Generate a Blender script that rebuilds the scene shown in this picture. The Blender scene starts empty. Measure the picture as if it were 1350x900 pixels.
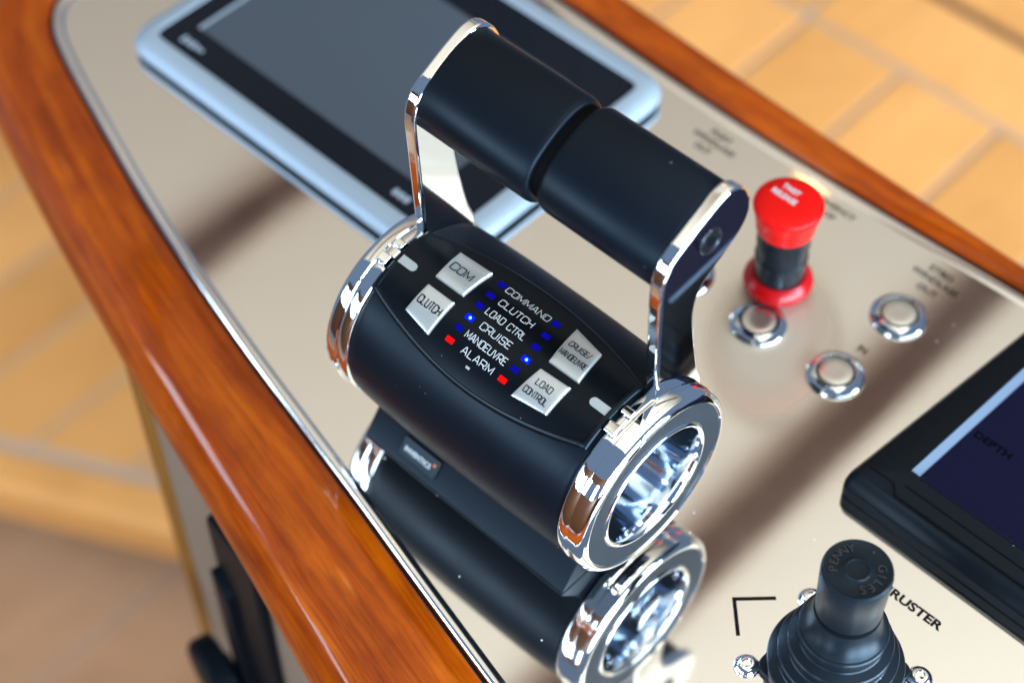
import bpy, bmesh, math, random
from mathutils import Vector, Matrix
random.seed(7)
S = 0.001                                   # every measure below is in millimetres
R = math.radians
scene = bpy.context.scene
COL = scene.collection

# ------------------------------------------------------------------ camera
cd = bpy.data.cameras.new('camera')
cam = bpy.data.objects.new('camera', cd)
COL.objects.link(cam)
TH, AZ, ROLL = 0.9032609, 0.7837686, -0.0252278
CP = Vector((343.535, -351.642, 711.011))
Fw = Vector((-math.cos(TH) * math.sin(AZ), math.cos(TH) * math.cos(AZ), -math.sin(TH)))
Rt = Fw.cross(Vector((0, 0, 1))).normalized()
Up = Rt.cross(Fw)
c_, s_ = math.cos(ROLL), math.sin(ROLL)
Rt, Up = c_ * Rt + s_ * Up, -s_ * Rt + c_ * Up
m = Matrix((Rt, Up, -Fw)).transposed().to_4x4()
m.translation = CP * S
cam.matrix_world = m
cd.sensor_width = 36.0
cd.lens = 2512.41 / 1350.0 * 36.0
cd.clip_start = 0.02
cd.clip_end = 50.0
cd.dof.use_dof = True
cd.dof.focus_distance = (Vector((10, -18, 95)) - CP).dot(Fw) * S
cd.dof.aperture_fstop = 4.4
cd.dof.aperture_blades = 0
scene.camera = cam

# ------------------------------------------------------------------ world, lamps, exposure
w = bpy.data.worlds.new('World')
scene.world = w
w.use_nodes = True
bg = w.node_tree.nodes['Background']
bg.inputs[0].default_value = (0.34, 0.50, 0.78, 1)
bg.inputs[1].default_value = 0.38
vs = scene.view_settings
vs.view_transform = 'Standard'
vs.look = 'None'
vs.exposure = 0.25
vs.gamma = 1.0


def window_lamp(name, loc, rot, sx, sy, power, col):
    l = bpy.data.lights.new(name, 'AREA')
    l.shape = 'RECTANGLE'
    l.size = sx * S
    l.size_y = sy * S
    l.energy = power
    l.color = col
    o = bpy.data.objects.new(name, l)
    COL.objects.link(o)
    o.location = Vector(loc) * S
    o.rotation_euler = rot
    return o


COOL = (0.62, 0.82, 1.0)
# the daylight of the cabin windows: panes on the starboard side and behind the helm
for y in (-900, -100, 700):
    window_lamp('window_daylight', (1600, y, 480), (0, R(102), 0), 740, 720, 50.0, COOL)
for x in (-2080, -1350, -620, 250):
    window_lamp('window_daylight', (x, -1600, 620), (R(92), 0, 0), 520, 560, 13.0, COOL)

# ------------------------------------------------------------------ materials
MATS = {}


def mat(name, col=(0.5, 0.5, 0.5), rough=0.5, metal=0.0, coat=0.0, coat_r=0.05, emis=None, estr=0.0, spec=0.5, tint=None):
    if name in MATS:
        return MATS[name]
    ma = bpy.data.materials.new(name)
    ma.use_nodes = True
    b = ma.node_tree.nodes['Principled BSDF']
    b.inputs['Base Color'].default_value = (*col, 1)
    b.inputs['Roughness'].default_value = rough
    b.inputs['Metallic'].default_value = metal
    b.inputs['Coat Weight'].default_value = coat
    b.inputs['Coat Roughness'].default_value = coat_r
    b.inputs['Specular IOR Level'].default_value = spec
    if tint:
        b.inputs['Specular Tint'].default_value = (*tint, 1)
    if emis:
        b.inputs['Emission Color'].default_value = (*emis, 1)
        b.inputs['Emission Strength'].default_value = estr
    MATS[name] = ma
    return ma


def nd(ma, kind, **kw):
    n = ma.node_tree.nodes.new(kind)
    for k, v in kw.items():
        if k.startswith('i_'):
            n.inputs[k[2:].replace('_', ' ')].default_value = v
        else:
            setattr(n, k, v)
    return n


def lk(ma, a, b):
    ma.node_tree.links.new(a, b)


def bsdf(ma):
    return ma.node_tree.nodes['Principled BSDF']


def ramp(ma, stops):
    n = nd(ma, 'ShaderNodeValToRGB')
    e = n.color_ramp.elements
    while len(e) < len(stops):
        e.new(0.5)
    for el, (p, c) in zip(e, stops):
        el.position = p
        el.color = (*c, 1)
    return n


def coords(ma, out='Object', scale=(1, 1, 1)):
    tc = nd(ma, 'ShaderNodeTexCoord')
    mp = nd(ma, 'ShaderNodeMapping')
    mp.inputs['Scale'].default_value = scale
    lk(ma, tc.outputs[out], mp.inputs['Vector'])
    return mp.outputs['Vector']


def bump(ma, height, strength, dist):
    b = nd(ma, 'ShaderNodeBump')
    b.inputs['Strength'].default_value = strength
    b.inputs['Distance'].default_value = dist
    lk(ma, height, b.inputs['Height'])
    lk(ma, b.outputs['Normal'], bsdf(ma).inputs['Normal'])
    return b


def add_dust(ma, base, scale=260.0, thr=0.035, amount=0.75, rough_to=0.8):
    """tiny pale specks of dust lying on a surface"""
    v = coords(ma)
    vo = nd(ma, 'ShaderNodeTexVoronoi')
    vo.inputs['Scale'].default_value = scale
    lk(ma, v, vo.inputs['Vector'])
    no = nd(ma, 'ShaderNodeTexNoise')
    no.inputs['Scale'].default_value = 35.0
    lk(ma, v, no.inputs['Vector'])
    mm = nd(ma, 'ShaderNodeMath', operation='MULTIPLY')
    lk(ma, no.outputs['Fac'], mm.inputs[0])
    mm.inputs[1].default_value = thr * 2
    sep = nd(ma, 'ShaderNodeSeparateColor')
    lk(ma, vo.outputs['Color'], sep.inputs['Color'])
    gate = nd(ma, 'ShaderNodeMath', operation='GREATER_THAN')
    lk(ma, sep.outputs['Red'], gate.inputs[0])
    gate.inputs[1].default_value = 0.93
    lt = nd(ma, 'ShaderNodeMath', operation='LESS_THAN')
    lk(ma, vo.outputs['Distance'], lt.inputs[0])
    lk(ma, mm.outputs[0], lt.inputs[1])
    g = nd(ma, 'ShaderNodeMath', operation='MULTIPLY')
    lk(ma, lt.outputs[0], g.inputs[0])
    lk(ma, gate.outputs[0], g.inputs[1])
    a = nd(ma, 'ShaderNodeMath', operation='MULTIPLY')
    lk(ma, g.outputs[0], a.inputs[0])
    a.inputs[1].default_value = amount
    mix = nd(ma, 'ShaderNodeMix', data_type='RGBA')
    lk(ma, a.outputs[0], mix.inputs['Factor'])
    mix.inputs['A'].default_value = (*base, 1)
    mix.inputs['B'].default_value = (0.75, 0.74, 0.72, 1)
    lk(ma, mix.outputs['Result'], bsdf(ma).inputs['Base Color'])
    return a.outputs[0]


# polished stainless of the dash
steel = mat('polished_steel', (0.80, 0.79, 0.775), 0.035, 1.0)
v = coords(steel)
n1 = nd(steel, 'ShaderNodeTexNoise', i_Scale=9.0, i_Detail=1.0)
lk(steel, v, n1.inputs['Vector'])
bump(steel, n1.outputs['Fac'], 0.10, 0.0012)
dst = add_dust(steel, (0.80, 0.79, 0.775), 190.0, 0.085, 0.8)
iv = nd(steel, 'ShaderNodeMath', operation='SUBTRACT')
iv.inputs[0].default_value = 1.0
lk(steel, dst, iv.inputs[1])
lk(steel, iv.outputs[0], bsdf(steel).inputs['Metallic'])
n2 = nd(steel, 'ShaderNodeTexNoise', i_Scale=28.0, i_Detail=5.0)
lk(steel, v, n2.inputs['Vector'])
rr = nd(steel, 'ShaderNodeMapRange')
lk(steel, n2.outputs['Fac'], rr.inputs['Value'])
rr.inputs['To Min'].default_value = 0.02
rr.inputs['To Max'].default_value = 0.08
# satin, darkened patch added to blur away the emergency stop's mirror image
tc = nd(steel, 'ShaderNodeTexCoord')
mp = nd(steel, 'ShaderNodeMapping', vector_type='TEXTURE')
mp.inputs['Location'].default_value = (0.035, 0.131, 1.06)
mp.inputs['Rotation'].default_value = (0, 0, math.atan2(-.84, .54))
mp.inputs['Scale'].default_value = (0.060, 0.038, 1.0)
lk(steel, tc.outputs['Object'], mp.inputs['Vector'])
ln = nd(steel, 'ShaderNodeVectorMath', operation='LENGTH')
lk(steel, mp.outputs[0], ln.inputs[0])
blur_mask = nd(steel, 'ShaderNodeMapRange', interpolation_type='SMOOTHSTEP')
lk(steel, ln.outputs['Value'], blur_mask.inputs['Value'])
blur_mask.inputs['From Min'].default_value = 0.40
blur_mask.inputs['From Max'].default_value = 1.30
blur_mask.inputs['To Min'].default_value = 0.55
blur_mask.inputs['To Max'].default_value = 0.0
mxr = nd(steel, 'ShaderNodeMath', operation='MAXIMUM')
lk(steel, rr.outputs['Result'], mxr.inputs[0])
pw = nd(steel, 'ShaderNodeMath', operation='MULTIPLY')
lk(steel, blur_mask.outputs['Result'], pw.inputs[0])
lk(steel, blur_mask.outputs['Result'], pw.inputs[1])
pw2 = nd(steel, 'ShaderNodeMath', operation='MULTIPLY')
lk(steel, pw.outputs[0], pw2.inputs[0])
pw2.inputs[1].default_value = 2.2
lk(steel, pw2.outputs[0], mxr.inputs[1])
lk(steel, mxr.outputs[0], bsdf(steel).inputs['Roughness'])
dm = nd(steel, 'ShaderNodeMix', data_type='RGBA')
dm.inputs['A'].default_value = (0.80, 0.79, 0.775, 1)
dm.inputs['B'].default_value = (0.615, 0.555, 0.475, 1)  # darker patch colour offsets the brighter reflection of the added satin area
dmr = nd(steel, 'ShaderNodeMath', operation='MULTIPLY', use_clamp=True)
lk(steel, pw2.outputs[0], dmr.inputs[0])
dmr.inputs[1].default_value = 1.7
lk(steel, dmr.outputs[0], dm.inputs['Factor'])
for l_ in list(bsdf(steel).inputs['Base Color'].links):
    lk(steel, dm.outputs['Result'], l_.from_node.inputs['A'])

chrome = mat('chrome', (0.88, 0.89, 0.90), 0.015, 1.0)
v = coords(chrome)
n1 = nd(chrome, 'ShaderNodeTexNoise', i_Scale=60.0, i_Detail=6.0)
lk(chrome, v, n1.inputs['Vector'])
rr = nd(chrome, 'ShaderNodeMapRange')
lk(chrome, n1.outputs['Fac'], rr.inputs['Value'])
rr.inputs['To Min'].default_value = 0.0
rr.inputs['To Max'].default_value = 0.055
lk(chrome, rr.outputs['Result'], bsdf(chrome).inputs['Roughness'])
chrome_cup = mat('chrome_turned', (0.72, 0.80, 0.90), 0.07, 1.0)
v = coords(chrome_cup, 'Object', (6, 160, 160))
n1 = nd(chrome_cup, 'ShaderNodeTexNoise', i_Scale=1.0, i_Detail=3.0)
lk(chrome_cup, v, n1.inputs['Vector'])
bump(chrome_cup, n1.outputs['Fac'], 0.03, 0.0002)
bead_steel = mat('bead_steel', (0.82, 0.82, 0.83), 0.10, 1.0)
button_steel = mat('button_steel', (0.80, 0.80, 0.79), 0.08, 1.0)
brushed = mat('brushed_cap', (0.62, 0.60, 0.58), 0.33, 1.0)

soft = mat('soft_black', (0.0028, 0.0042, 0.0075), 0.38, spec=0.16, tint=(0.66, 0.84, 1.0))
add_dust(soft, (0.0028, 0.0042, 0.0075), 260.0, 0.055, 0.30)
v = coords(soft)
n1 = nd(soft, 'ShaderNodeTexNoise', i_Scale=1400.0, i_Detail=2.0)
lk(soft, v, n1.inputs['Vector'])
bump(soft, n1.outputs['Fac'], 0.10, 0.0001)
n3 = nd(soft, 'ShaderNodeTexNoise', i_Scale=22.0, i_Detail=5.0)
lk(soft, v, n3.inputs['Vector'])
rr = nd(soft, 'ShaderNodeMapRange')
lk(soft, n3.outputs['Fac'], rr.inputs['Value'])
rr.inputs['To Min'].default_value = 0.28
rr.inputs['To Max'].default_value = 0.50
lk(soft, rr.outputs['Result'], bsdf(soft).inputs['Roughness'])
rubber = mat('rubber_black', (0.006, 0.009, 0.013), 0.34, spec=0.22, tint=(0.6, 0.8, 1.0))
add_dust(rubber, (0.005, 0.007, 0.010), 330.0, 0.07, 0.7)
plate_m = mat('keypad_black', (0.0025, 0.003, 0.0045), 0.28, spec=0.2, tint=(0.66, 0.84, 1.0))
add_dust(plate_m, (0.0025, 0.003, 0.0045), 330.0, 0.045, 0.5)
collar_m = mat('collar_black', (0.002, 0.002, 0.003), 0.7, spec=0.05)
grey_face = mat('grey_anodised', (0.019, 0.022, 0.027), 0.55, 0.0, spec=0.10)
key_m = mat('key_silver', (0.46, 0.46, 0.44), 0.30, 0.55, coat=0.5, coat_r=0.06)
ink = mat('black_ink', (0.006, 0.006, 0.007), 0.6, spec=0.1)
white_ink = mat('white_ink', (0.52, 0.53, 0.54), 0.5, spec=0.1)
tab_m = mat('grey_tab', (0.30, 0.30, 0.285), 0.4, spec=0.2)
orange_m = mat('orange_dot', (0.55, 0.12, 0.04), 0.5, spec=0.1)
led_off = mat('blue_led_dim', (0.001, 0.001, 0.03), 0.5, emis=(0.001, 0.001, 0.28), estr=0.9, spec=0.03)
led_on = mat('blue_led_lit', (0.001, 0.002, 0.10), 0.5, emis=(0.001, 0.010, 1.0), estr=1.0, spec=0.03)
led_core = mat('blue_led_core', (0.2, 0.6, 1.0), 0.3, emis=(0.03, 0.25, 1.0), estr=2.5)
led_red = mat('red_led', (0.25, 0.001, 0.001), 0.5, emis=(1.0, 0.003, 0.002), estr=0.6, spec=0.03)
emboss_m = mat('embossed_rubber', (0.006, 0.008, 0.012), 0.16, spec=0.6)
bolt_m = mat('black_bolt', (0.012, 0.013, 0.018), 0.3, 0.6)
red_m = mat('red_plastic', (0.60, 0.0015, 0.001), 0.38, spec=0.18)
red_dark = mat('red_collar', (0.34, 0.002, 0.004), 0.25, spec=0.3)
stem_m = mat('stem_black', (0.006, 0.007, 0.010), 0.25, spec=0.3, tint=(0.66, 0.84, 1.0))
frame_m = mat('display_silver', (0.30, 0.36, 0.43), 0.42, 0.2, spec=0.3)
glass_m = mat('display_glass', (0.004, 0.007, 0.013), 0.18, spec=0.15)
screen_m = mat('display_screen', (0.055, 0.068, 0.088), 0.35, spec=0.25)
gasket = mat('gasket', (0.006, 0.010, 0.016), 0.6, spec=0.2)
hous = mat('plotter_black', (0.004, 0.005, 0.007), 0.36, spec=0.12, tint=(0.66, 0.84, 1.0))
add_dust(hous, (0.004, 0.005, 0.007), 220.0, 0.05, 0.35)
navy = mat('plotter_screen', (0.0005, 0.0008, 0.005), 0.10, emis=(0.0035, 0.0045, 0.034), estr=0.6, spec=0.09)
navy_ink = mat('plotter_ink', (0.0005, 0.0005, 0.001), 0.6, spec=0.02)
strip_m = mat('plotter_strip', (0.060, 0.082, 0.120), 0.40, 0.0, spec=0.2)
side_m = mat('console_side', (0.20, 0.14, 0.10), 0.5)
post_m = mat('post_wood', (0.22, 0.085, 0.014), 0.5, spec=0.1)
latch_m = mat('latch_black', (0.003, 0.004, 0.006), 0.5, spec=0.08, tint=(0.66, 0.84, 1.0))


def wood_material(name, dark, mid, light, coat, rough, scale, use_uv=True):
    ma = mat(name, mid, rough, coat=coat, coat_r=0.03, spec=0.06)
    v = coords(ma, 'UV' if use_uv else 'Object', scale)
    info = nd(ma, 'ShaderNodeObjectInfo')
    off = nd(ma, 'ShaderNodeVectorMath', operation='SCALE')
    off.inputs[0].default_value = (13.1, 7.7, 3.3)
    lk(ma, info.outputs['Random'], off.inputs['Scale'])
    ad = nd(ma, 'ShaderNodeVectorMath', operation='ADD')
    lk(ma, v, ad.inputs[0])
    lk(ma, off.outputs[0], ad.inputs[1])
    n = nd(ma, 'ShaderNodeTexNoise', i_Scale=1.0, i_Detail=7.0, i_Roughness=0.66, i_Distortion=0.25)
    lk(ma, ad.outputs[0], n.inputs['Vector'])
    rp = ramp(ma, [(0.28, dark), (0.50, mid), (0.74, light)])
    lk(ma, n.outputs['Fac'], rp.inputs['Fac'])
    sc = nd(ma, 'ShaderNodeVectorMath', operation='MULTIPLY')
    sc.inputs[1].default_value = (2.6, 7.0, 7.0)
    lk(ma, ad.outputs[0], sc.inputs[0])
    n2 = nd(ma, 'ShaderNodeTexNoise', i_Scale=1.0, i_Detail=3.0)
    lk(ma, sc.outputs[0], n2.inputs['Vector'])
    rp2 = ramp(ma, [(0.36, (0.45, 0.40, 0.36)), (0.50, (1, 1, 1))])
    lk(ma, n2.outputs['Fac'], rp2.inputs['Fac'])
    mx = nd(ma, 'ShaderNodeMix', data_type='RGBA', blend_type='MULTIPLY')
    mx.inputs['Factor'].default_value = 0.40 if use_uv else 0.10
    lk(ma, rp.outputs['Color'], mx.inputs['A'])
    lk(ma, rp2.outputs['Color'], mx.inputs['B'])
    fg = nd(ma, 'ShaderNodeVectorMath', operation='MULTIPLY')
    fg.inputs[1].default_value = (4.0, 0.55, 0.55)
    lk(ma, ad.outputs[0], fg.inputs[0])
    n4 = nd(ma, 'ShaderNodeTexNoise', i_Scale=1.0, i_Detail=4.0, i_Distortion=0.4)
    lk(ma, fg.outputs[0], n4.inputs['Vector'])
    rp4 = ramp(ma, [(0.32, (0.60, 0.50, 0.42)), (0.62, (1.12, 1.12, 1.12))])
    lk(ma, n4.outputs['Fac'], rp4.inputs['Fac'])
    mx4 = nd(ma, 'ShaderNodeMix', data_type='RGBA', blend_type='MULTIPLY')
    mx4.inputs['Factor'].default_value = 0.50 if use_uv else 0.12
    lk(ma, mx.outputs['Result'], mx4.inputs['A'])
    lk(ma, rp4.outputs['Color'], mx4.inputs['B'])
    hv = nd(ma, 'ShaderNodeHueSaturation')
    vr = nd(ma, 'ShaderNodeMapRange')
    lk(ma, info.outputs['Random'], vr.inputs['Value'])
    vr.inputs['To Min'].default_value = 0.86
    vr.inputs['To Max'].default_value = 1.12
    lk(ma, vr.outputs['Result'], hv.inputs['Value'])
    lk(ma, mx4.outputs['Result'], hv.inputs['Color'])
    lk(ma, hv.outputs['Color'], bsdf(ma).inputs['Base Color'])
    bump(ma, n2.outputs['Fac'], 0.05, 0.0003)
    return ma


trim_m = wood_material('varnished_mahogany', (0.20, 0.020, 0.0003), (0.34, 0.052, 0.0004), (0.50, 0.100, 0.0008), 0.40, 0.42, (9.0, 95.0, 95.0))
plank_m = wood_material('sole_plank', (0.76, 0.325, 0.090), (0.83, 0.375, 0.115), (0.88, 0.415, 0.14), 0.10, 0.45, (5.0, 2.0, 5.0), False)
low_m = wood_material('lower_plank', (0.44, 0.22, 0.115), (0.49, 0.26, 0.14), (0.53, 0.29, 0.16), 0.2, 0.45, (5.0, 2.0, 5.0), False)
caulk = mat('caulk', (0.50, 0.35, 0.25), 0.6)
groove_dark = mat('dark_gap', (0.16, 0.07, 0.03), 0.7)
ceil_m = mat('headliner', (0.93, 0.74, 0.53), 0.7)
v = coords(ceil_m)
n1 = nd(ceil_m, 'ShaderNodeTexNoise', i_Scale=3.0, i_Detail=3.0)
lk(ceil_m, v, n1.inputs['Vector'])
bump(ceil_m, n1.outputs['Fac'], 0.1, 0.002)
beam_m = mat('ceiling_batten', (0.13, 0.065, 0.04), 0.5)
bulk_m = mat('bulkhead_wood', (0.15, 0.055, 0.020), 0.45)
lamp_m = mat('downlight_glow', (1, 0.8, 0.4), 0.4, emis=(1.0, 0.62, 0.20), estr=9.0)


# ------------------------------------------------------------------ mesh helpers
class MB:
    def __init__(self):
        self.v, self.f, self.uv = [], [], None

    def quad_grid(self, rows, close_u=False, close_v=False, uvs=None):
        """rows: list of equally long point lists"""
        o = len(self.v)
        nr, nc = len(rows), len(rows[0])
        for r_ in rows:
            self.v += [tuple(p) for p in r_]
        for i in range(nr if close_u else nr - 1):
            for j in range(nc if close_v else nc - 1):
                a = o + i * nc + j
                b = o + i * nc + (j + 1) % nc
                c = o + ((i + 1) % nr) * nc + (j + 1) % nc
                d = o + ((i + 1) % nr) * nc + j
                self.f.append((a, b, c, d))
        return self

    def poly(self, pts):
        o = len(self.v)
        self.v += [tuple(p) for p in pts]
        self.f.append(tuple(range(o, o + len(pts))))
        return self

    def prism(self, pts2, fn, a, b):
        """polygon pts2 extruded between heights a and b; fn(u, v, h) -> point"""
        n = len(pts2)
        o = len(self.v)
        self.v += [fn(u, v_, a) for u, v_ in pts2] + [fn(u, v_, b) for u, v_ in pts2]
        self.f.append(tuple(o + i for i in range(n))[::-1])
        self.f.append(tuple(o + n + i for i in range(n)))
        for i in range(n):
            j = (i + 1) % n
            self.f.append((o + i, o + j, o + n + j, o + n + i))
        return self

    def box(self, x0, x1, y0, y1, z0, z1):
        return self.prism([(x0, y0), (x1, y0), (x1, y1), (x0, y1)], lambda u, v_, h: (u, v_, h), z0, z1)

    def lathe(self, prof, fn, seg=64):
        """prof: (axial, radius); fn(axial, radius, angle) -> point"""
        rows = [[fn(a, max(r_, 1e-4), 2 * math.pi * k / seg) for k in range(seg)] for a, r_ in prof]
        return self.quad_grid(rows, close_v=True)

    def build(self, name, material, parent=None, smooth=35, bevel=0.0, seg=2, loc=None, uv=None):
        me = bpy.data.meshes.new(name)
        me.from_pydata([(x * S, y * S, z * S) for x, y, z in self.v], [], self.f)
        bm = bmesh.new()
        bm.from_mesh(me)
        bmesh.ops.remove_doubles(bm, verts=bm.verts, dist=1e-7)
        bmesh.ops.recalc_face_normals(bm, faces=bm.faces)
        bm.to_mesh(me)
        bm.free()
        me.validate()
        if smooth:
            me.polygons.foreach_set('use_smooth', [True] * len(me.polygons))
            me.set_sharp_from_angle(angle=R(smooth))
        me.materials.append(material)
        o = bpy.data.objects.new(name, me)
        COL.objects.link(o)
        if loc:
            o.location = Vector(loc) * S
        if parent:
            o.parent = parent
        if bevel:
            md = o.modifiers.new('bevel', 'BEVEL')
            md.width = bevel * S
            md.segments = seg
            md.limit_method = 'ANGLE'
            md.angle_limit = R(32)
        return o


def tag(o, label=None, cat=None, group=None, kind=None):
    if label:
        o['label'] = label
    if cat:
        o['category'] = cat
    if group:
        o['group'] = group
    if kind:
        o['kind'] = kind
    return o


def thing(name, loc, label, cat, group=None):
    o = bpy.data.objects.new(name, None)
    o.empty_display_size = 0.02
    COL.objects.link(o)
    o.location = Vector(loc) * S
    return tag(o, label, cat, group)


def catmull(pts, n=6, closed=False):
    out = []
    N = len(pts)
    rng = range(N) if closed else range(N - 1)
    for i in rng:
        g = (lambda k: pts[k % N]) if closed else (lambda k: pts[min(max(k, 0), N - 1)])
        p0, p1, p2, p3 = g(i - 1), g(i), g(i + 1), g(i + 2)
        for k in range(n):
            t = k / n
            out.append(tuple(0.5 * (2 * b + (c - a) * t + (2 * a - 5 * b + 4 * c - d) * t * t + (3 * b - a - 3 * c + d) * t ** 3)
                             for a, b, c, d in zip(p0, p1, p2, p3)))
    if not closed:
        out.append(tuple(pts[-1]))
    return out


def round_poly(pts, r, n=5):
    out = []
    N = len(pts)
    for i in range(N):
        a, b, c = Vector(pts[i - 1]), Vector(pts[i]), Vector(pts[(i + 1) % N])
        d1, d2 = (a - b), (c - b)
        k = min(r, d1.length * .49, d2.length * .49)
        p, q = b + d1.normalized() * k, b + d2.normalized() * k
        for j in range(n + 1):
            t = j / n
            out.append(tuple((1 - t) ** 2 * p + 2 * t * (1 - t) * b + t * t * q))
    return out


ZL = lambda a, r_, t: (r_ * math.cos(t), r_ * math.sin(t), a)          # lathe about z

# ------------------------------------------------------------------ lettering
G = {
    'A': [[(0, 0), (.42, 1), (.58, 1), (1, 0)], [(.16, .32), (.84, .32)]],
    'C': [[(1, .74), (1, 1), (0, 1), (0, 0), (1, 0), (1, .26)]],
    'D': [[(0, 0), (0, 1), (1, 1), (1, 0), (0, 0)]],
    'E': [[(1, 1), (0, 1), (0, 0), (1, 0)], [(0, .5), (.85, .5)]],
    'H': [[(0, 0), (0, 1)], [(1, 0), (1, 1)], [(0, .5), (1, .5)]],
    'I': [[(.5, 0), (.5, 1)]],
    'L': [[(0, 1), (0, 0), (1, 0)]],
    'M': [[(0, 0), (0, 1), (.5, .2), (1, 1), (1, 0)]],
    'N': [[(0, 0), (0, 1), (1, 0), (1, 1)]],
    'O': [[(.5, 0), (0, 0), (0, 1), (1, 1), (1, 0), (.5, 0)]],
    'R': [[(0, 0), (0, 1), (1, 1), (1, .42), (0, .42)], [(.5, .42), (1, 0)]],
    'S': [[(1, .76), (1, 1), (0, 1), (0, .52), (1, .52), (1, 0), (0, 0), (0, .24)]],
    'T': [[(0, 1), (1, 1)], [(.5, 1), (.5, 0)]],
    'U': [[(0, 1), (0, 0), (1, 0), (1, 1)]],
    'V': [[(0, 1), (.5, 0), (1, 1)]],
    '/': [[(0, -.1), (1, 1.1)]],
}
ROUND = set('CDORSU')
WID = {'I': .25, '/': .6, 'M': 1.15, 'T': .9, 'L': .85, 'E': .9}


def stroke(mb, pl, wd, fn):
    """a polyline of width wd as a mitred strip of quads"""
    P = [Vector(p) for p in pl]
    closed = (P[0] - P[-1]).length < 1e-6 and len(P) > 3
    if closed:
        P = P[:-1]
    n = len(P)
    L, Rr = [], []
    for i in range(n):
        if closed or 0 < i < n - 1:
            a = (P[i] - P[i - 1]).normalized()
            b = (P[(i + 1) % n] - P[i]).normalized()
        elif i == 0:
            a = b = (P[1] - P[0]).normalized()
        else:
            a = b = (P[-1] - P[-2]).normalized()
        na, nb = Vector((-a.y, a.x)), Vector((-b.y, b.x))
        mt = (na + nb)
        mt = mt.normalized() if mt.length > 1e-6 else na
        k = min(1 / max(mt.dot(na), .3), 2.2)
        L.append(fn(*(P[i] + mt * wd / 2 * k)))
        Rr.append(fn(*(P[i] - mt * wd / 2 * k)))
    mb.quad_grid([L, Rr], close_v=closed)


def write(mb, text, cx, cy, hgt, fn, aspect=1.0, weight=.13, gap=.30, width=None):
    """text in a squarish extended face, centred on (cx, cy)"""
    adv = []
    for ch in text:
        adv.append((.55 if ch == ' ' else WID.get(ch, 1.0)) * hgt * aspect)
    tot = sum(adv) + gap * hgt * aspect * (len(text) - 1)
    k = width / tot if width else 1.0
    x = cx - tot * k / 2
    for ch, a in zip(text, adv):
        if ch != ' ':
            for pl in G[ch]:
                q = pl
                if ch in ROUND:
                    ends = pl[0] == pl[-1]
                    core = []
                    for i, p in enumerate(pl):
                        if i in (0, len(pl) - 1) or (ch == 'D' and p[0] == 0) or (ch == 'R' and p[0] == 0):
                            core.append(p)
                        else:
                            A, B, C = (Vector(pl[i - 1]), Vector(p), Vector(pl[i + 1]))
                            r1 = min(.2, (A - B).length * .45, (C - B).length * .45)
                            s0, s1 = B + (A - B).normalized() * r1, B + (C - B).normalized() * r1
                            core += [tuple(s0), tuple(.25 * s0 + .5 * B + .25 * s1), tuple(s1)]
                    q = core
                stroke(mb, [(x + p[0] * a * k, cy + (p[1] - .5) * hgt) for p in q], weight * hgt, fn)
        x += (a + gap * hgt * aspect) * k


def font_mesh(text, size, extrude=0.0, offset=0.0, spacing=1.0):
    cu = bpy.data.curves.new('lettering', 'FONT')
    cu.body = text
    cu.size = size
    cu.extrude = extrude
    cu.offset = offset
    cu.space_character = spacing
    cu.align_x = 'CENTER'
    cu.align_y = 'CENTER'
    cu.resolution_u = 4
    o = bpy.data.objects.new('tmp', cu)
    COL.objects.link(o)
    bpy.context.view_layer.update()
    me = bpy.data.meshes.new_from_object(o.evaluated_get(bpy.context.evaluated_depsgraph_get()))
    bpy.data.objects.remove(o)
    bpy.data.curves.remove(cu)
    return me


def font_obj(name, text, size, material, parent, matrix, width=None, extrude=0.0, offset=0.0, spacing=1.0):
    """flat lettering in the local frame of parent; sizes in millimetres"""
    me = font_mesh(text, size, extrude, offset, spacing)
    xs = [v_.co.x for v_ in me.vertices]
    sx = width / (max(xs) - min(xs)) if width else 1.0
    for v_ in me.vertices:
        co = matrix @ Vector((v_.co.x * sx, v_.co.y, v_.co.z))
        v_.co = co * S
    me.materials.clear()
    me.materials.append(material)
    o = bpy.data.objects.new(name, me)
    COL.objects.link(o)
    o.parent = parent
    return o


T3 = Matrix.Translation

# ------------------------------------------------------------------ the setting: floors and ceiling
FL = -900.0
floor = MB().box(-2200, 600, -1400, 1400, FL - 700, FL - 690).build('ground', low_m)   # hull bottom far below everything
tag(floor, kind='structure')
# left: raised sole with planks ending at an oblique nosing
edge_y = lambda x: 91.0 + (x + 853.0) * 0.516


def sole_slab(pts, z0, z1, name, material):
    return MB().prism(pts, lambda u, v_, h: (u, v_, h), z0, z1).build(name, material)


X0, X1 = -2000, -300
sole = sole_slab([(X0, edge_y(X0) - 58), (X1, edge_y(X1) - 58), (X1, 1300), (X0, 1300)], FL - 60, FL - 3, 'floor', caulk)
tag(sole, kind='structure')
x = -2000.0
xs = [-1027 + 101 * k for k in range(-9, 7)]
for xa in xs:
    a, b = xa + 4.2, xa + 101 - 4.2
    q = [(a, edge_y(a) + 6), (b, edge_y(b) + 6), (b, 1290), (a, 1290)]
    MB().prism(q, lambda u, v_, h: (u, v_, h), FL - 4, FL).build('plank', plank_m, sole, bevel=1.0)
nq = [(X0, edge_y(X0) - 64), (X1, edge_y(X1) - 64), (X1, edge_y(X1) - 6), (X0, edge_y(X0) - 6)]
MB().prism(nq, lambda u, v_, h: (u, v_, h), FL - 62, FL).build('nosing', plank_m, sole, bevel=12.0, seg=4)
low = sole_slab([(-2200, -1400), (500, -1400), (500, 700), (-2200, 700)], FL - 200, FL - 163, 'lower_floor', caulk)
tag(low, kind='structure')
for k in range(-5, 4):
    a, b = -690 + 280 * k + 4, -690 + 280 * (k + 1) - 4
    MB().box(a, b, -1390, 690, FL - 164, FL - 160).build('plank', low_m, low, bevel=1.0)
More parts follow.
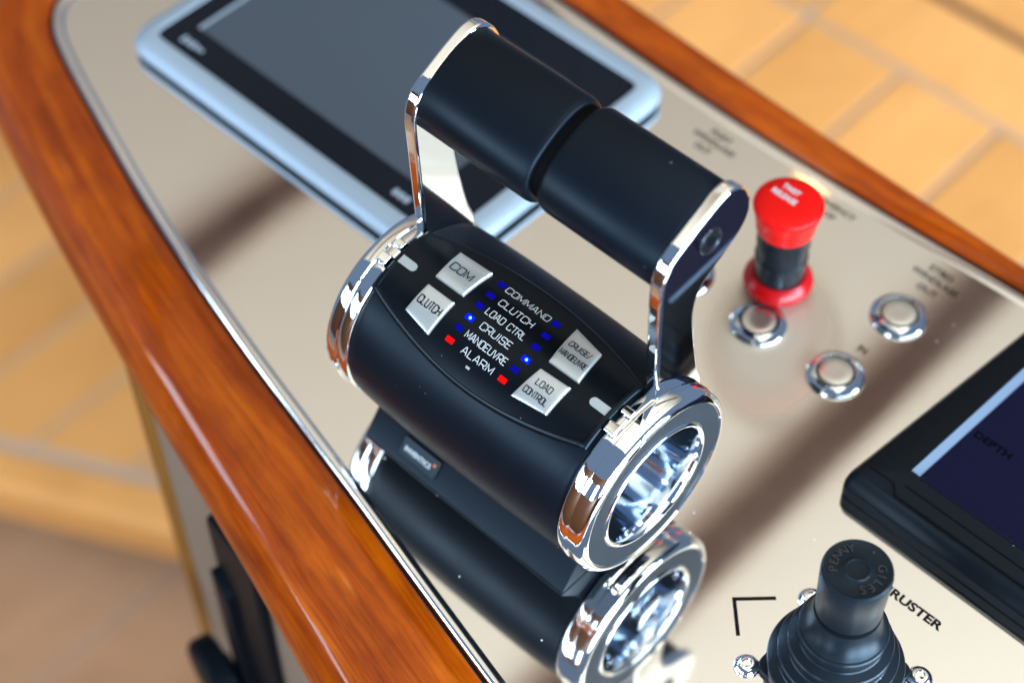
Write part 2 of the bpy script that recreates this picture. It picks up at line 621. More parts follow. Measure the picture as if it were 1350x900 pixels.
# right: a higher sole beyond the console
FR = -450.0
rs = MB().box(-1500, 600, 480, 1500, FR - 60, FR - 3).build('raised_floor', caulk)
tag(rs, kind='structure')
for k in range(-10, 9):
    a = -363 + 102 * k
    MB().box(a + 4, a + 98, 490, 742, FR - 4, FR).build('plank', plank_m, rs, bevel=1.0)
for a, b in ((-1490, -375), (-365, 590)):
    MB().box(a, b, 751, 838, FR - 4, FR).build('plank', plank_m, rs, bevel=1.0)
for a, b in ((-1490, -800), (-792, 590)):
    MB().box(a, b, 852, 1490, FR - 4, FR + 3).build('plank', plank_m, rs, bevel=1.0)
MB().box(-1490, 590, 839, 851, FR - 4, FR - 2.4).build('joint_strip', groove_dark, rs)

CE = 1200.0
ceil = MB().box(-3000, 900, -420, 3000, CE, CE + 20).build('ceiling', ceil_m)
tag(ceil, kind='structure')
for xb in (-1915, -1120, -325, 470):
    MB().box(xb - 29, xb + 29, -410, 2990, CE - 14, CE + 2).build('batten', beam_m, ceil, bevel=3)
# timber below and above the window panes, seen in the chrome
for q in ((-2600, 1640, -1660, -1640, -1060, 330), (-2600, 1640, -1660, -1640, 910, 1200), (1640, 1660, -1640, 1500, -1060, 110)):
    tag(MB().box(*q).build('bulkhead', bulk_m), kind='structure')
for i, (xb, yb) in enumerate(((-613, 1208), (-613, 300), (70, 300), (-1420, 300))):
    lab = 'warm round ceiling downlight mirrored in the dash beside the emergency stop' if i == 0 else 'warm round ceiling downlight glinting on the varnished wood rim'
    dl = thing('downlight', (xb, yb, CE), lab, 'downlight', 'downlights in the ceiling')
    MB().lathe([(-1, 20), (-6, 21), (-7, 26), (-4, 30), (0, 31)], ZL, 32).build('rim', bead_steel, dl)
    MB().lathe([(-2, 0), (-2, 20.5)], ZL, 32).build('lens', lamp_m, dl)

# ------------------------------------------------------------------ the console
console = thing('helm_console', (0, 0, -1060), 'helm console with mirror polished steel dash in a varnished orange wood rim', 'console')
CZ = 1060.0                                                                    # children are built in world heights
edge = [(420, -168), (300, -141), (200, -118), (130, -102), (69.6, -88.6), (11.4, -75.5), (-39, -63.8), (-91.6, -52.4), (-135, -42.8), (-180, -31.8),
        (-225, -20), (-268, -7.3), (-321, 9.9), (-345, 18), (-363, 24.6), (-379, 31.4), (-390, 38.8), (-397, 46.5), (-400.5, 56), (-402, 70),
        (-403, 90), (-404, 140), (-404, 190), (-402, 208), (-395, 221), (-382, 229), (-365, 232), (-300, 233), (-201, 231.5), (-117, 227.5),
        (-49, 226), (10, 226.5), (66, 228), (109, 229.5), (200, 231), (300, 233), (420, 235)]
path = catmull(edge, 5)


def frame_dirs(P):
    out = []
    for i in range(len(P)):
        a, b = Vector(P[max(i - 1, 0)]), Vector(P[min(i + 1, len(P) - 1)])
        d = (b - a).normalized()
        out.append(Vector((-d.y, d.x)))
    return out


PN = frame_dirs(path)


def rail_scale(p):
    # the back rail narrows towards the right end
    if p[1] < 150 or p[0] < -395:
        return 1.0 + .27 * min(max((p[0] + 230) / 235, 0), 1.5) ** 1.3      # and the front rail widens
    return min(1.0, max(0.28, (277 - .0627 * (p[0] + 400) - p[1]) / 43.0))


def sweep(prof, i0=0, i1=None, taper=False):
    rows = []
    for p, n in list(zip(path, PN))[i0:i1]:
        k = rail_scale(p) if taper else 1.0
        rows.append([(p[0] + n.x * (6.2 + (o - 6.2) * k), p[1] + n.y * (6.2 + (o - 6.2) * k), z + CZ) if taper else (p[0] + n.x * o, p[1] + n.y * o, z + CZ) for o, z in prof])
    return rows


def build_sweep(name, prof, material, parent, i0=0, i1=None, ends=True, taper=False):
    mb = MB()
    rows = sweep(prof, i0, i1, taper)
    mb.quad_grid(rows)
    if ends:
        mb.poly(rows[0])
        mb.poly(rows[-1])
    o = mb.build(name, material, parent, smooth=50)
    # grain runs along the sweep
    me = o.data
    uvl = me.uv_layers.new(name='grain')
    P = [Vector(p) for p in path[i0:i1]]
    acc = [0.0]
    for a, b in zip(P, P[1:]):
        acc.append(acc[-1] + (b - a).length)
    for lp in me.loops:
        co = me.vertices[lp.vertex_index].co / S
        best, bi = 1e18, 0
        for i, p in enumerate(P):
            dd = (p.x - co.x) ** 2 + (p.y - co.y) ** 2
            if dd < best:
                best, bi = dd, i
        d = Vector((co.x, co.y)) - P[bi]
        n = PN[i0 + bi]
        uvl.data[lp.index].uv = (acc[bi] * S, (d.dot(n) - 0.8 * (co.z - CZ)) * S)
    return o


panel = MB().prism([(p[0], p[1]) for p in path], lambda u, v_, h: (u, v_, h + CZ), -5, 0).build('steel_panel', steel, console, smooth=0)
bead = [(-2.2, -1.0)] + [(1.4 - 3.4 * math.cos(t), -0.2 + 2.9 * math.sin(t)) for t in [math.pi * k / 8 for k in range(9)]] + [(4.8, -4.0), (-2.2, -4.0)]
tp = [(6.2, -20), (6.2, 0.6), (7.4, 2.0), (14, 3.2), (24, 3.6), (33, 3.2), (35.6, 2.7), (36.6, 2.1), (41.2, -1.6), (42.2, -2.8), (43.4, -5), (46.4, -11), (48.6, -18), (49.4, -24), (48, -29), (44, -33), (36, -35), (6.2, -35)]
# mitre joints between the three rails
cut1 = min(range(len(path)), key=lambda i: (path[i][0] + 400.5) ** 2 + (path[i][1] - 56) ** 2)
cut2 = min(range(len(path)), key=lambda i: (path[i][0] + 382) ** 2 + (path[i][1] - 229) ** 2)
build_sweep('edge_bead', bead, bead_steel, console, 0, cut2)
build_sweep('edge_bead', [(o, z * .25 - .3) for o, z in bead], bead_steel, console, cut2 - 1, None)
build_sweep('seam', [(4.6, -3), (4.6, .1), (6.4, .1), (6.4, -3)], ink, console)
build_sweep('front_rail', tp, trim_m, console, 0, cut1, taper=True)
build_sweep('end_rail', tp, trim_m, console, cut1, cut2 + 1)
build_sweep('back_rail', tp, trim_m, console, cut2, None, taper=True)
# cabinet below the rim: side panels with a wooden corner post
A0 = Vector((-207, -69.5))
dr = Vector((.972, -.235))
nr = Vector((-.235, -.972))
SB = -1040.0


def side_fn(u, v_, h):
    q = A0 + dr * u + nr * h
    return (q.x, q.y, v_ + CZ)


MB().prism([(10, SB), (640, SB), (640, -35.5), (10, -35.5)], side_fn, -20, 0).build('side_panel', side_m, console)
MB().prism([(-10, SB), (9, SB), (9, -35.5), (-10, -35.5)], side_fn, -24, 3).build('corner_post', post_m, console, bevel=4, seg=3)
MB().box(-196, -180, -50, 210, SB + CZ, -35.5 + CZ).build('side_panel', side_m, console)
MB().box(-196, 400, 195, 210, SB + CZ, -35.5 + CZ).build('side_panel', side_m, console)

# printing on the dash
PZ = CZ + 0.12


def print_text(text, x_, y_, size, width=None, bold=0.0, rot=0.0):
    return font_obj('lettering', text, size, ink, console, T3((x_, y_, PZ)) @ Matrix.Rotation(rot, 4, 'Z'), width=width, offset=bold)


print_text('THRUSTER', 169.0, 57.9, 5.9, 36.6, 0.22)
for t_, x_, y_, w_ in (('PORT', -66, 216.5, 13), ('WINDLASS', -66, 210.3, 27), ('OUT', -68, 203.5, 10), ('STBD', 71.5, 218.3, 13.5), ('WINDLASS', 72, 212.0, 26),
                       ('OUT', 72.5, 204.6, 11), ('IN', 72.0, 154.6, 4.5), ('EMERGENCY', 5, 217.5, 28), ('STOP', 5, 211.0, 13)):
    print_text(t_, x_, y_, 5.2, w_, 0.10)
# angled mark that points away from the joystick
cm = MB()
stroke(cm, [(127.3, 21.6), (114.5, 9.0), (127.1, -3.6)], 1.7, lambda u, v_: (u, v_, PZ))
cm.build('corner_mark', ink, console, smooth=0)

# ------------------------------------------------------------------ throttle control head
H = 55.53
thr = thing('throttle_control', (-2, 0, 0), 'black twin lever throttle control head with chrome end rings and lit keypad', 'throttle')
XL = lambda a, r_, t: (a, r_ * math.sin(t), H + r_ * math.cos(t))           # lathe about the drum axis
body_prof = [(-62, 30), (-62, 43.2), (-61.2, 44.0)] + [(x_, 44.2 + 1.9 * (1 - (x_ / 61.0) ** 2) ** .6) for x_ in (-60, -57, -52, -44, -32, -16, 0, 16, 32, 44, 52, 57, 60)] + [(61.2, 44.0), (62, 43.2), (62, 30)]
MB().lathe(body_prof, XL, 96).build('drum', soft, thr, smooth=40)
# pedestal with sloping faces
pq = [(-40, 0.3), (-40, 1.6), (-29.2, 15), (-26, 23.5), (26, 23.5), (29.2, 15), (40, 1.6), (40, 0.3)]
ped = MB().prism(pq, lambda u, v_, h: (h, u, v_), -61.3, 61.3).build('pedestal', soft, thr, bevel=0.8, smooth=30)
# badge on the sloping front
sd = Vector((0, 10.8, 13.4)).normalized()
sn = Vector((0, -13.4, 10.8)).normalized()
b0 = Vector((-31.0, -39.9, 1.8))


def badge_fn(u, v_, h):
    q = b0 + Vector((1, 0, 0)) * u + sd * v_ + sn * h
    return tuple(q)


bd = MB().prism(round_poly([(-10, 3.6), (12.5, 3.6), (12.5, 13), (-10, 13)], .6, 2), badge_fn, -.2, 1.2).build('badge', plate_m, ped, bevel=.3)
bm_ = Matrix(((1, 0, 0, 0), (0, sd.y, sn.y, 0), (0, sd.z, sn.z, 0), (0, 0, 0, 1)))
font_obj('lettering', 'INVENTICS', 3.4, white_ink, ped, T3(Vector(badge_fn(.4, 7.6, 1.32))) @ bm_, width=16, offset=.08)
MB().prism([(10.1 + .85 * math.cos(t), 9.6 + .85 * math.sin(t)) for t in [k * math.pi / 6 for k in range(12)]], badge_fn, 1.1, 1.35).build('badge_dot', orange_m, ped)

# keypad plate lying on the drum
A_MID = -12.7
RK = 47.9


def drum_fn(r_):
    def f(u, v_, h=0.0):
        a = R(A_MID) + v_ / 47.5
        return (u, (r_ + h) * math.sin(a), H + (r_ + h) * math.cos(a))
    return f


deg = lambda a: R(a - A_MID) * 47.5                                        # degrees on the drum -> mm from the plate's middle
ends, bow = R(21.2) * 47.5, R(35.6) * 47.5


def plate_half(x_):
    t = abs(x_) / 60.5
    return ends + (bow - ends) * (1 - t ** 1.9)


def plate_rows(inset, r_, n=40, m_=14):
    rows = []
    fn = drum_fn(r_)
    xe = 60.5 - inset
    for i in range(n + 1):
        x_ = -xe + 2 * xe * i / n
        hh = plate_half(x_ * 60.5 / xe) - inset * 1.05
        rows.append([fn(x_, -hh + 2 * hh * j / m_) for j in range(m_ + 1)])
    return rows


def lens_mesh(levels, n=40, m_=14):
    mb = MB()
    top = plate_rows(levels[-1][0], levels[-1][1], n, m_)
    mb.quad_grid(top)

    def rim(rows):
        return [r_[0] for r_ in rows] + rows[-1][1:] + [r_[-1] for r_ in rows[::-1]][1:] + rows[0][::-1][1:-1]
    rims = [rim(plate_rows(i, r_, n, m_)) for i, r_ in levels]
    mb.quad_grid(rims, close_v=True)
    return mb


pl = lens_mesh([(-.6, 44.2), (-.6, 46.9), (0, 47.6), (.8, 47.9), (1.5, 47.9), (1.9, 47.55)]).build('keypad_plate', plate_m, thr, smooth=30)


def patch(corners, r0, r1, inset, k=12):
    """four-cornered pad on the drum; corners as (x, degrees)"""
    C4 = [Vector((a, deg(b))) for a, b in corners]
    cen = sum(C4, Vector((0, 0))) / 4

    def bil(cs, r_, dome):
        fn = drum_fn(r_)
        rows = []
        for i in range(k + 1):
            s = i / k
            row = []
            for j in range(k + 1):
                t = j / k
                q = (cs[0] * (1 - t) + cs[1] * t) * (1 - s) + (cs[3] * (1 - t) + cs[2] * t) * s
                row.append(fn(q.x, q.y, dome * (1 - (2 * s - 1) ** 4) * (1 - (2 * t - 1) ** 4)))
            rows.append(row)
        return rows

    def shrink(d):
        return [c + (cen - c).normalized() * d for c in C4]

    def rim(rows):
        return [r_[0] for r_ in rows] + rows[-1][1:] + [r_[-1] for r_ in rows[::-1]][1:] + rows[0][::-1][1:-1]
    mb = MB()
    rims = [rim(bil(C4, r0, 0)), rim(bil(C4, r1 - .7, 0)), rim(bil(shrink(inset * .35), r1 - .15, 0)), rim(bil(shrink(inset), r1, 0))]
    mb.quad_grid(rims, close_v=True)
    mb.quad_grid(bil(shrink(inset), r1, .12))
    return mb


KEYS = [([(-41.1, 8.1), (-23.2, 9.3), (-24.0, -10.6), (-39.9, -10.8)], [('COM', -32.4, -1.0, 3.6, 11.5)]),
        ([(-39.7, -16.1), (-24.6, -16.0), (-25.4, -36.3), (-40.7, -33.2)], [('CLUTCH', -32.2, -24.2, 3.4, 12.4)]),
        ([(22.3, 12.2), (38.7, 8.6), (41.2, -11.1), (25.2, -11.3)], [('CRUISE/', 31.6, 2.6, 2.5, 11.0), ('MANOEUVRE', 32.6, -3.6, 2.5, 14.0)]),
        ([(24.8, -16.4), (40.3, -15.5), (39.3, -32.8), (21.7, -35.4)], [('LOAD', 31.6, -22.4, 2.6, 8.0), ('CONTROL', 31.0, -28.4, 2.6, 12.2)])]
for cs, txt in KEYS:
    patch(cs, 47.4, 49.5, 1.3).build('key', key_m, pl, smooth=24)
    mb = MB()
    for t_, x_, a_, h_, w_ in txt:
        write(mb, t_, x_, deg(a_), h_, drum_fn(49.72), weight=.145, width=w_)
    mb.build('lettering', ink, pl, smooth=0)
RP = 47.62
ROWS = (8.2, -1.0, -9.0, -17.0, -24.2, -31.8)
mb = MB()
for t_, a_, x_, w_ in (('COMMAND', 7.9, -1.4, 24.0), ('CLUTCH', -.6, -1.4, 18.5), ('LOAD CTRL', -8.6, -1.0, 21.5), ('CRUISE', -16.4, -.6, 16.5), ('MANOEUVRE', -24.2, -.4, 22.5), ('ALARM', -31.6, -.2, 17.0)):
    write(mb, t_, x_, deg(a_), 3.15, drum_fn(RP + .08), weight=.115, width=w_)
mb.build('lettering', white_ink, pl, smooth=0)
for side, xs_ in ((-1, (-16.6, -15.9, -15.7, -15.2, -15.8, -16.0)), (1, (14.0, 15.4, 16.1, 16.7, 15.8, 14.1))):
    for i, (a_, x_) in enumerate(zip(ROWS, xs_)):
        ma_ = led_red if i == 5 else (led_on if i == 3 else led_off)
        w_, h_ = (2.0, 1.25) if i != 3 else (2.1, 1.35)
        fn = drum_fn(RP)
        yc = deg(a_)
        q = round_poly([(x_ - w_, yc - h_), (x_ + w_, yc - h_), (x_ + w_, yc + h_), (x_ - w_, yc + h_)], .35, 2)
        MB().prism(q, fn, -.3, .22).build('led', ma_, pl, smooth=0)
        if i == 3:
            MB().prism([(x_ + .3 + .65 * math.cos(t), yc + .65 * math.sin(t)) for t in [k * math.pi / 8 for k in range(16)]], fn, .0, .34).build('led_core', led_core, pl, smooth=0)
for x_ in (-19.6, 18.4):
    fn = drum_fn(RP)
    MB().prism([(x_ - .3, deg(7)), (x_ + .3, deg(7)), (x_ + .3 - .5, deg(-36)), (x_ - .3 - .5, deg(-36))], fn, -.2, .12).build('divider_line', soft, pl, smooth=0)
for sg in (-1, 1):
    fn = drum_fn(RP)
    yc = deg(-13.6)
    q = [(sg * 59.0, yc - 2.0), (sg * 51.5, yc - 2.0)] + [(sg * (51.5 - 2 * math.sin(t)), yc - 2.0 * math.cos(t)) for t in [math.pi * k / 8 for k in range(1, 8)]] + [(sg * 51.5, yc + 2.0), (sg * 59.0, yc + 2.0)]
    MB().prism(q, fn, -.2, .15).build('position_tab', tab_m, pl, smooth=0)
MB().prism([(-3.0, deg(-38.2)), (-1.0, deg(-38.2)), (-1.0, deg(-36.9)), (-3.0, deg(-36.9))], drum_fn(RP), -.2, .15).build('light_sensor', tab_m, pl, smooth=0)

# lever profile in (y, z above the axis)
arm_pts = catmull([(5.5, 38), (6.6, 48), (6.3, 62), (5.9, 80), (5.5, 98), (5.4, 110), (7.0, 118.6), (12.0, 125.2), (21, 130.4), (31, 135.2), (40, 138.4), (47, 137.4), (52.6, 132.2),
                   (56.2, 124.5), (56.4, 116.6), (52.2, 109.6), (43.5, 103.2), (35.4, 98.6), (29.4, 92.6), (27.2, 83), (28.4, 70), (30.4, 57), (33.2, 42), (36.5, 30), (34, 16), (10, 20)], 4, True)
GC = (30.8, 118.0)


def grip_section(k=1.0, n=56):
    out = []
    for i in range(n):
        t = 2 * math.pi * i / n
        c, s = math.cos(t), math.sin(t)
        e = 2 / 2.45
        u = 24.0 * k * math.copysign(abs(c) ** e, c)
        v_ = 17.0 * k * math.copysign(abs(s) ** e, s)
        ca, sa = math.cos(R(28)), math.sin(R(28))
        out.append((GC[0] + u * ca - v_ * sa, GC[1] + u * sa + v_ * ca))
    return out


def grip_mesh(xa, xb, dr_=0.0):
    """oval sleeve with rolled edges between xa (at the arm) and xb (free end)"""
    sg = 1 if xb > xa else -1
    st = [(xa, .985), (xa + sg * .6, 1.0), (xb - sg * 3.4, 1.0), (xb - sg * 2.2, .992), (xb - sg * 1.0, .97), (xb - sg * .3, .94), (xb, .90), (xb, .5)]
    mb = MB()
    rows = []
    for x_, k in st:
        rows.append([(x_, y_, H + z_) for y_, z_ in grip_section(k)])
    mb.quad_grid(rows, close_v=True)
    mb.poly(rows[0])
    mb.poly(rows[-1])
    return mb


def rot_lever(mb, ang):
    ca, sa = math.cos(ang), math.sin(ang)
    mb.v = [(x_, y_ * ca + (z_ - H) * sa, H - y_ * sa + (z_ - H) * ca) for x_, y_, z_ in mb.v]
    return mb


for sg, ang in ((1, 0.0), (-1, R(-.4))):
    # end ring
    pr = [(61.9, 28), (61.9, 43.6), (62.5, 44.7), (63.6, 45.2), (67.6, 45.3), (68.0, 44.9), (68.5, 44.9), (68.9, 45.4), (72.6, 45.3), (74.6, 44.7), (76.0, 43.5), (76.8, 42.2), (76.8, 41.4), (75.9, 41.0), (75.9, 40), (75.9, 31.6), (75.9, 31.2), (76.8, 30.7), (77.1, 30.1), (76.8, 29.4), (75.9, 28.8)]
    ring = MB().lathe([(sg * a, r_) for a, r_ in pr], XL, 128).build('end_ring', chrome, thr, smooth=50)
    MB().lathe([(sg * 76.0, 40.85), (sg * 76.12, 40.7), (sg * 76.12, 31.45), (sg * 76.0, 31.3)], XL, 128).build('face_disc', grey_face, ring)
    MB().lathe([(sg * a, r_) for a, r_ in ((75.95, 28.85), (74, 28.2), (66, 27.6), (48, 26.6), (46.5, 26.0), (46, 24.5), (43, 12), (42, 0))], XL, 96).build('bore', chrome_cup, ring, smooth=40)
    # lugs on the ring's inner half
    for am, hw, top in ((-18.8, 2.7, 48.6), (-7.0, 2.0, 47.6)):
        q = round_poly([(-hw - .5, 42.5), (hw + .5, 42.5), (hw, top), (-hw, top)], 1.1, 4)
        ca, sa = math.cos(R(am)), math.sin(R(am))
        MB().prism(q, lambda u, v_, h: (h, v_ * sa + u * ca, H + v_ * ca - u * sa), sg * 62.2, sg * 67.4).build('lug', chrome, ring, bevel=.45, seg=3, smooth=40)
    arm = rot_lever(MB().prism(arm_pts, lambda u, v_, h: (h, u, H + v_), sg * 61.9, sg * 68.2), ang).build('lever_arm', chrome, thr, bevel=1.5, seg=4, smooth=40)
    # countersunk bolt in the arm's head
    bc = (33.2, 118.5)

    def bx(a, r_, t):
        return (a, bc[0] + r_ * math.sin(t), H + bc[1] + r_ * math.cos(t))
    mb = rot_lever(MB().lathe([(sg * 68.1, 6.0), (sg * 68.9, 5.7), (sg * 69.0, 5.0), (sg * 68.3, 4.4), (sg * 68.2, 2.3)], bx, 40), ang)
    mb.build('bolt', bolt_m, arm, smooth=40)
    hexp = [(bc[0] + 2.5 * math.cos(t), H + bc[1] + 2.5 * math.sin(t)) for t in [k * math.pi / 3 for k in range(6)]]
    rot_lever(MB().prism(hexp, lambda u, v_, h: (h, u, v_), sg * 68.05, sg * 68.35), ang).build('hex_socket', collar_m, arm, smooth=0)
    rot_lever(grip_mesh(sg * 62.1, 1.9 if sg > 0 else -2.7), ang).build('grip', soft, thr, smooth=45)
mb = MB()
mb.quad_grid([[(x_, y_, H + z_) for y_, z_ in grip_section(.885)] for x_ in (-5, 4)], close_v=True)
mb.build('grip_collar', collar_m, thr)

# ------------------------------------------------------------------ push buttons
def push_button(x_, y_, label):
    t = thing('push_button', (x_, y_, 0), label, 'button', 'steel push buttons on the dash')
    MB().lathe([(0.1, 14.0), (1.0, 14.0), (1.6, 13.6), (3.6, 10.4), (3.9, 9.9), (3.8, 9.5), (2.6, 9.3)], ZL, 64).build('bezel', button_steel, t)
    MB().lathe([(2.7, 9.35), (3.1, 9.2), (3.1, 8.3), (2.8, 8.2)], ZL, 64).build('light_ring', grey_face, t)
    MB().lathe([(2.7, 8.15), (3.7, 8.1), (3.9, 7.8), (3.85, 4), (3.8, 0)], ZL, 64).build('cap', brushed, t)
    return t


push_button(72.6, 182.2, 'round steel push button beside the STBD WINDLASS OUT print')
push_button(72.1, 133.7, 'round steel push button beside the IN print')
push_button(26.7, 133.0, 'round steel push button in front of the red emergency stop collar')
push_button(-18.8, 133.4, 'round steel push button half hidden behind the chrome lever arm')

# ------------------------------------------------------------------ emergency stop
es = thing('emergency_stop', (18.6, 156.9, 0), 'bright red mushroom emergency stop on black stem with red collar', 'emergency stop')
MB().lathe([(.1, 12.6), (1.5, 13.2), (3.4, 15.2), (5.2, 16.6), (7.0, 17.0), (8.8, 16.6), (11.0, 14.6), (12.4, 13.2), (12.2, 11)], ZL, 64).build('collar', red_dark, es)
MB().lathe([(8, 12.2), (24, 12.2), (24.6, 12.8), (26, 12.8), (26.6, 12.2), (34, 12.2), (34.6, 12.9), (45, 12.9), (46, 11.5)], ZL, 64).build('stem', stem_m, es)
cap = MB().lathe([(44, 10), (44, 13.4), (44.8, 13.9), (50, 14.5), (54, 15.2), (57.5, 16.2), (59.3, 16.5), (60.6, 16.1), (61.4, 15.0), (62.0, 11), (62.2, 6), (62.3, 0)], ZL, 72).build('cap', red_m, es, smooth=60)
font_obj('lettering', 'TWIST', 4.4, white_ink, cap, T3((-3.2, 5.6, 62.45)), width=9.4, offset=.12)
font_obj('lettering', 'RELEASE', 4.4, white_ink, cap, T3((-3.2, 0.2, 62.45)), width=13.6, offset=.12)

# ------------------------------------------------------------------ joystick
joy = thing('joystick', (166.4, 11, 0), 'black rubber thruster joystick with ribbed boot and ring marked cap', 'joystick')
fl = round_poly([(-25, -22.5), (25, -22.5), (25, 22.5), (-25, 22.5)], 6, 6)
MB().prism(fl, lambda u, v_, h: (u, v_, h), .1, 2.6).build('flange', rubber, joy, bevel=.6)
boot = [(2.4, 25.4), (6.2, 25.2), (7.4, 28.0), (8.6, 28.4), (9.6, 27.8), (12.4, 25.0), (14.8, 21.8), (16.4, 24.4), (17.6, 24.8), (18.6, 24.2), (21.6, 21.4), (24.0, 18.4), (25.6, 21.2), (26.8, 21.6), (27.8, 21.0), (31, 18.2), (33.6, 15.4), (35.2, 18.0), (36.4, 18.5), (37.4, 18.0), (41, 15.8), (46.6, 14.0), (49.5, 13.6), (50, 11.4), (53, 11.2)]
boot = [(2.4, 28.2), (8.4, 28.6), (9.3, 28.2), (9.7, 27.4), (10.6, 24.6), (11.4, 24.2), (17.4, 25.0), (18.3, 24.6), (18.7, 23.8), (19.8, 21.2), (20.6, 20.8), (26.6, 21.7), (27.5, 21.3), (27.9, 20.5), (29.2, 18.0), (30.0, 17.6), (36.0, 18.5), (36.9, 18.1), (37.4, 17.3), (40.5, 15.4), (46.6, 14.0), (49.5, 13.6), (50, 11.4), (53, 11.2)]
MB().lathe([(a, r_) for a, r_ in boot], ZL, 80).build('boot', rubber, joy, smooth=22)
jc = MB().lathe([(51.8, 10), (51.8, 12.8), (52.6, 13.4), (78.0, 14.2), (79.4, 14.0), (80, 13.3), (79.8, 12.9), (79.6, 5.4), (79.7, 5.2), (80.1, 5.0), (80.2, 4.7), (80.1, 4.4), (79.5, 4.2), (79.4, 0)], ZL, 80).build('cap', rubber, joy, smooth=38)


def clock(deg_):
    """direction on the cap's top: 0 is away from the camera, clockwise"""
    a = R(135 - deg_)
    return a


for word, a0, a1 in (('PENNY', 272, 352), ('GILES', 92, 176)):
    for i, ch in enumerate(word):
        d_ = a0 + (a1 - a0) * i / (len(word) - 1)
        a = clock(d_)
        mt = T3((9.3 * math.cos(a), 9.3 * math.sin(a), 79.8)) @ Matrix.Rotation(a - math.pi / 2, 4, 'Z')
        font_obj('embossed_letter', ch, 5.0, emboss_m, jc, mt, extrude=.55, offset=.02)
a = clock(45)
MB().prism([(9.6 * math.cos(a + k) * (1 if j else 1.18), 9.6 * math.sin(a + k) * (1 if j else 1.18)) for j, k in ((0, 0), (1, .09), (1, -.09))], lambda u, v_, h: (u, v_, h), 79.5, 80.2).build('embossed_arrow', emboss_m, jc)
for sx_, sy_ in ((-27.4, -23.4), (-27.8, 20.2), (28.2, 21.4), (28, -23)):
    sc = MB().lathe([(2.6, 5.6), (3.4, 5.4), (4.8, 4.2), (5.5, 2.9), (5.6, 2.1), (4.6, 1.9), (4.4, 0)], ZL, 40)
    sc.v = [(x_ + sx_, y_ + sy_, z_ - 2.5) for x_, y_, z_ in sc.v]
    sc.build('screw', chrome, joy, smooth=40)

# ------------------------------------------------------------------ flat display in a silver frame
dis = thing('display', (-223, 133, 0), 'flat silver framed display with blank grey screen set in the dash', 'display')


def rrect(x0, x1, y0, y1, r_, n=6):
    return round_poly([(x0 + 223, y0 - 133), (x1 + 223, y0 - 133), (x1 + 223, y1 - 133), (x0 + 223, y1 - 133)], r_, n)


ID = lambda u, v_, h: (u, v_, h)
MB().prism(rrect(-343, -104, 49, 218, 18), ID, .1, 4).build('gasket', gasket, dis)
mb = MB()
levels = [(0.6, 3.4), (0, 4.2), (0, 6.5), (1.6, 9.4), (4.5, 11.2), (8, 11.9), (12.2, 11.9), (13.2, 11.0)]
mb.quad_grid([[(u, v_, z_) for u, v_ in rrect(-345 + i, -102 - i, 47 + i, 220 - i, max(19 - i, 2.0))] for i, z_ in levels], close_v=True)
mb.build('frame', frame_m, dis, smooth=40)
MB().prism(rrect(-333.5, -113.5, 60.5, 208.5, 2), ID, 4, 11.2).build('glass', glass_m, dis, smooth=0)
MB().prism(rrect(-316, -142, 79, 184, 1, 2), ID, 11.0, 11.35).build('screen', screen_m, dis, smooth=0)
MB().prism(rrect(-318.2, -316.2, 79, 184, .3, 2), ID, 11.0, 11.6).build('screen_edge', frame_m, dis, smooth=0)
for xa, hh in ((-318.5, 2.6), (-314.6, 2.0), (-311.2, 2.2), (-307.6, 1.5), (-304.6, 1.1)):
    MB().prism(rrect(xa, xa + 2.7, 68.2 - hh, 68.2 + hh, .8, 2), ID, 11.0, 11.3).build('maker_mark', frame_m, dis, smooth=0)
for xa, hh in ((-155.5, 2.2), (-151.6, 2.2), (-147.6, 2.2)):
    MB().prism(rrect(xa, xa + 3.2, 68.0 - hh, 68.0 + hh, .8, 2), ID, 11.0, 11.3).build('maker_mark', frame_m, dis, smooth=0)

# ------------------------------------------------------------------ chart plotter in a black housing
plo = thing('chart_plotter', (113, 83, 0), 'thick black chart plotter with dark navy screen at the dash corner', 'chart plotter')


def pf(u, v_, h):
    return (u - 113, v_ - 83, h)


def shape(i, j=None):
    j = i if j is None else j
    return round_poly([(113.5 + i, 82.6 + j), (420 - i, 79.5 + j), (420 - i, 330 - i), (136 + i, 330 - i)], 4, 4)


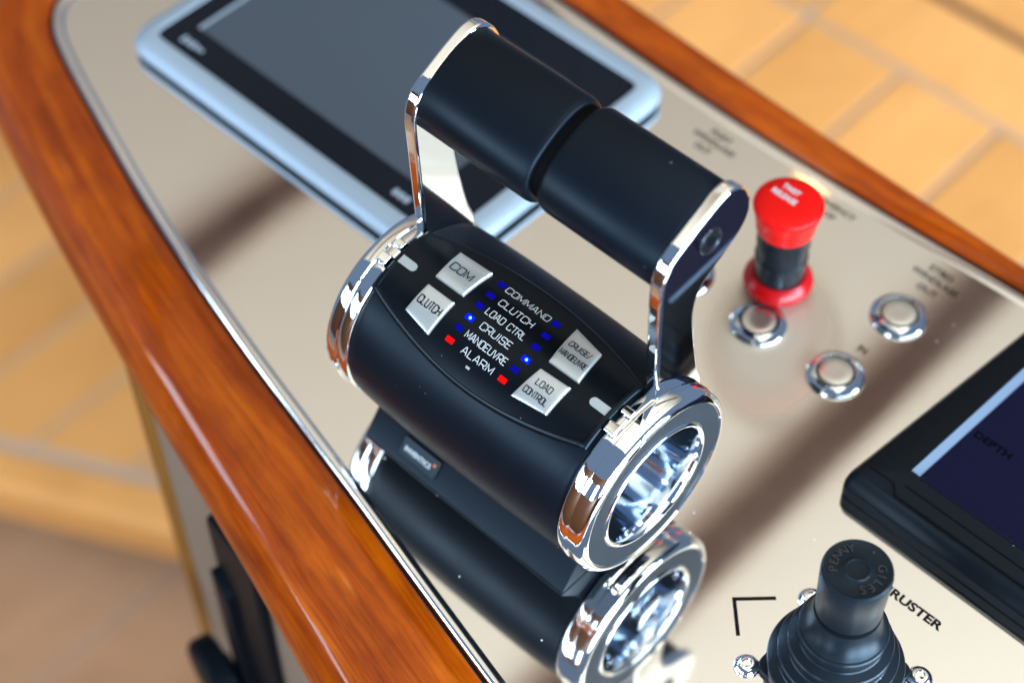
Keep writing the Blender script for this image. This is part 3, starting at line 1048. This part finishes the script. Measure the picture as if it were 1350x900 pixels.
mb = MB()
mb.quad_grid([[pf(u, v_, z_) for u, v_ in shape(i)] for i, z_ in ((.5, .2), (0, .8), (0, 6.5), (.7, 7.2), (.7, 8.0), (.1, 8.8), (1.2, 13.5), (3.6, 17.0), (6.2, 18.0))], close_v=True)
op_top = round_poly([(135.4, 101.4), (408, 101.4), (408, 322), (145.5, 322)], 1.0, 4)
op_low = round_poly([(138.6, 104.4), (405, 104.4), (405, 319), (148.7, 319)], 1.0, 4)
mb.quad_grid([[pf(u, v_, 18.0) for u, v_ in shape(6.2)], [pf(u, v_, 18.6) for u, v_ in op_top], [pf(u, v_, 14.4) for u, v_ in op_low]], close_v=True)
hs = mb.build('housing', hous, plo, smooth=30)
MB().prism([(121, 91.6), (133.6, 91.6), (137.6, 86.9), (400, 85.6), (400, 86.4), (138.1, 87.7), (134.1, 92.4), (121, 92.4)], pf, 17.3, 18.3).build('seam', collar_m, plo, smooth=0)
MB().prism([(138.6, 94.0), (400, 92.0), (400, 92.7), (138.6, 94.7)], pf, 17.6, 18.5).build('seam', collar_m, plo, smooth=0)
MB().prism([(137.6, 103.4), (406, 103.4), (406, 320), (147.7, 320)], pf, 13.6, 14.6).build('screen', navy, plo, smooth=0)
mb = MB()
mb.quad_grid([[pf(135.7, 102.6, 18.75), pf(138.9, 104.9, 14.65)], [pf(145.4, 320.6, 18.75), pf(148.6, 318.6, 14.65)]])
mb.build('screen_strip', strip_m, plo, smooth=0)
mb = MB()
mb.quad_grid([[pf(137.0, 101.8, 18.7), pf(139.6, 104.6, 14.7)], [pf(406, 101.8, 18.7), pf(404, 104.6, 14.7)]])
mb.build('screen_strip', grey_face, plo, smooth=0)
font_obj('lettering', 'DEPTH', 5.4, navy_ink, plo, T3((152.6 - 113, 140.6 - 83, 14.7)), width=19, offset=.1)

# ------------------------------------------------------------------ latch on the console's side
lat = thing('side_lever', (A0.x + 60 * dr.x, A0.y + 60 * dr.y, -180), 'black lever plate with round knob on the console side under the rim', 'lever')


def lf(u, v_, h):
    q = A0 + dr * u + nr * h - (A0 + dr * 60)
    return (q.x, q.y, v_ + 180)


MB().prism(round_poly([(80, -180), (96, -190), (100, -330), (128, -330), (134, -56), (80, -74)], 9, 5), lf, 0, 6).build('plate', latch_m, lat, bevel=2)
MB().prism(round_poly([(81, -290), (95, -290), (99, -128), (83, -116)], 5, 3), lf, 5.2, 11).build('lever_bar', latch_m, lat, bevel=2)


def knob(a, r_, t):
    return lf(76 + r_ * math.cos(t), -232 + r_ * math.sin(t), a)


MB().lathe([(10, 9), (13, 9), (13, 21), (15, 24), (25, 24), (28, 21), (28.5, 0)], knob, 40).build('knob', latch_m, lat)
scene.render.engine = 'CYCLES'
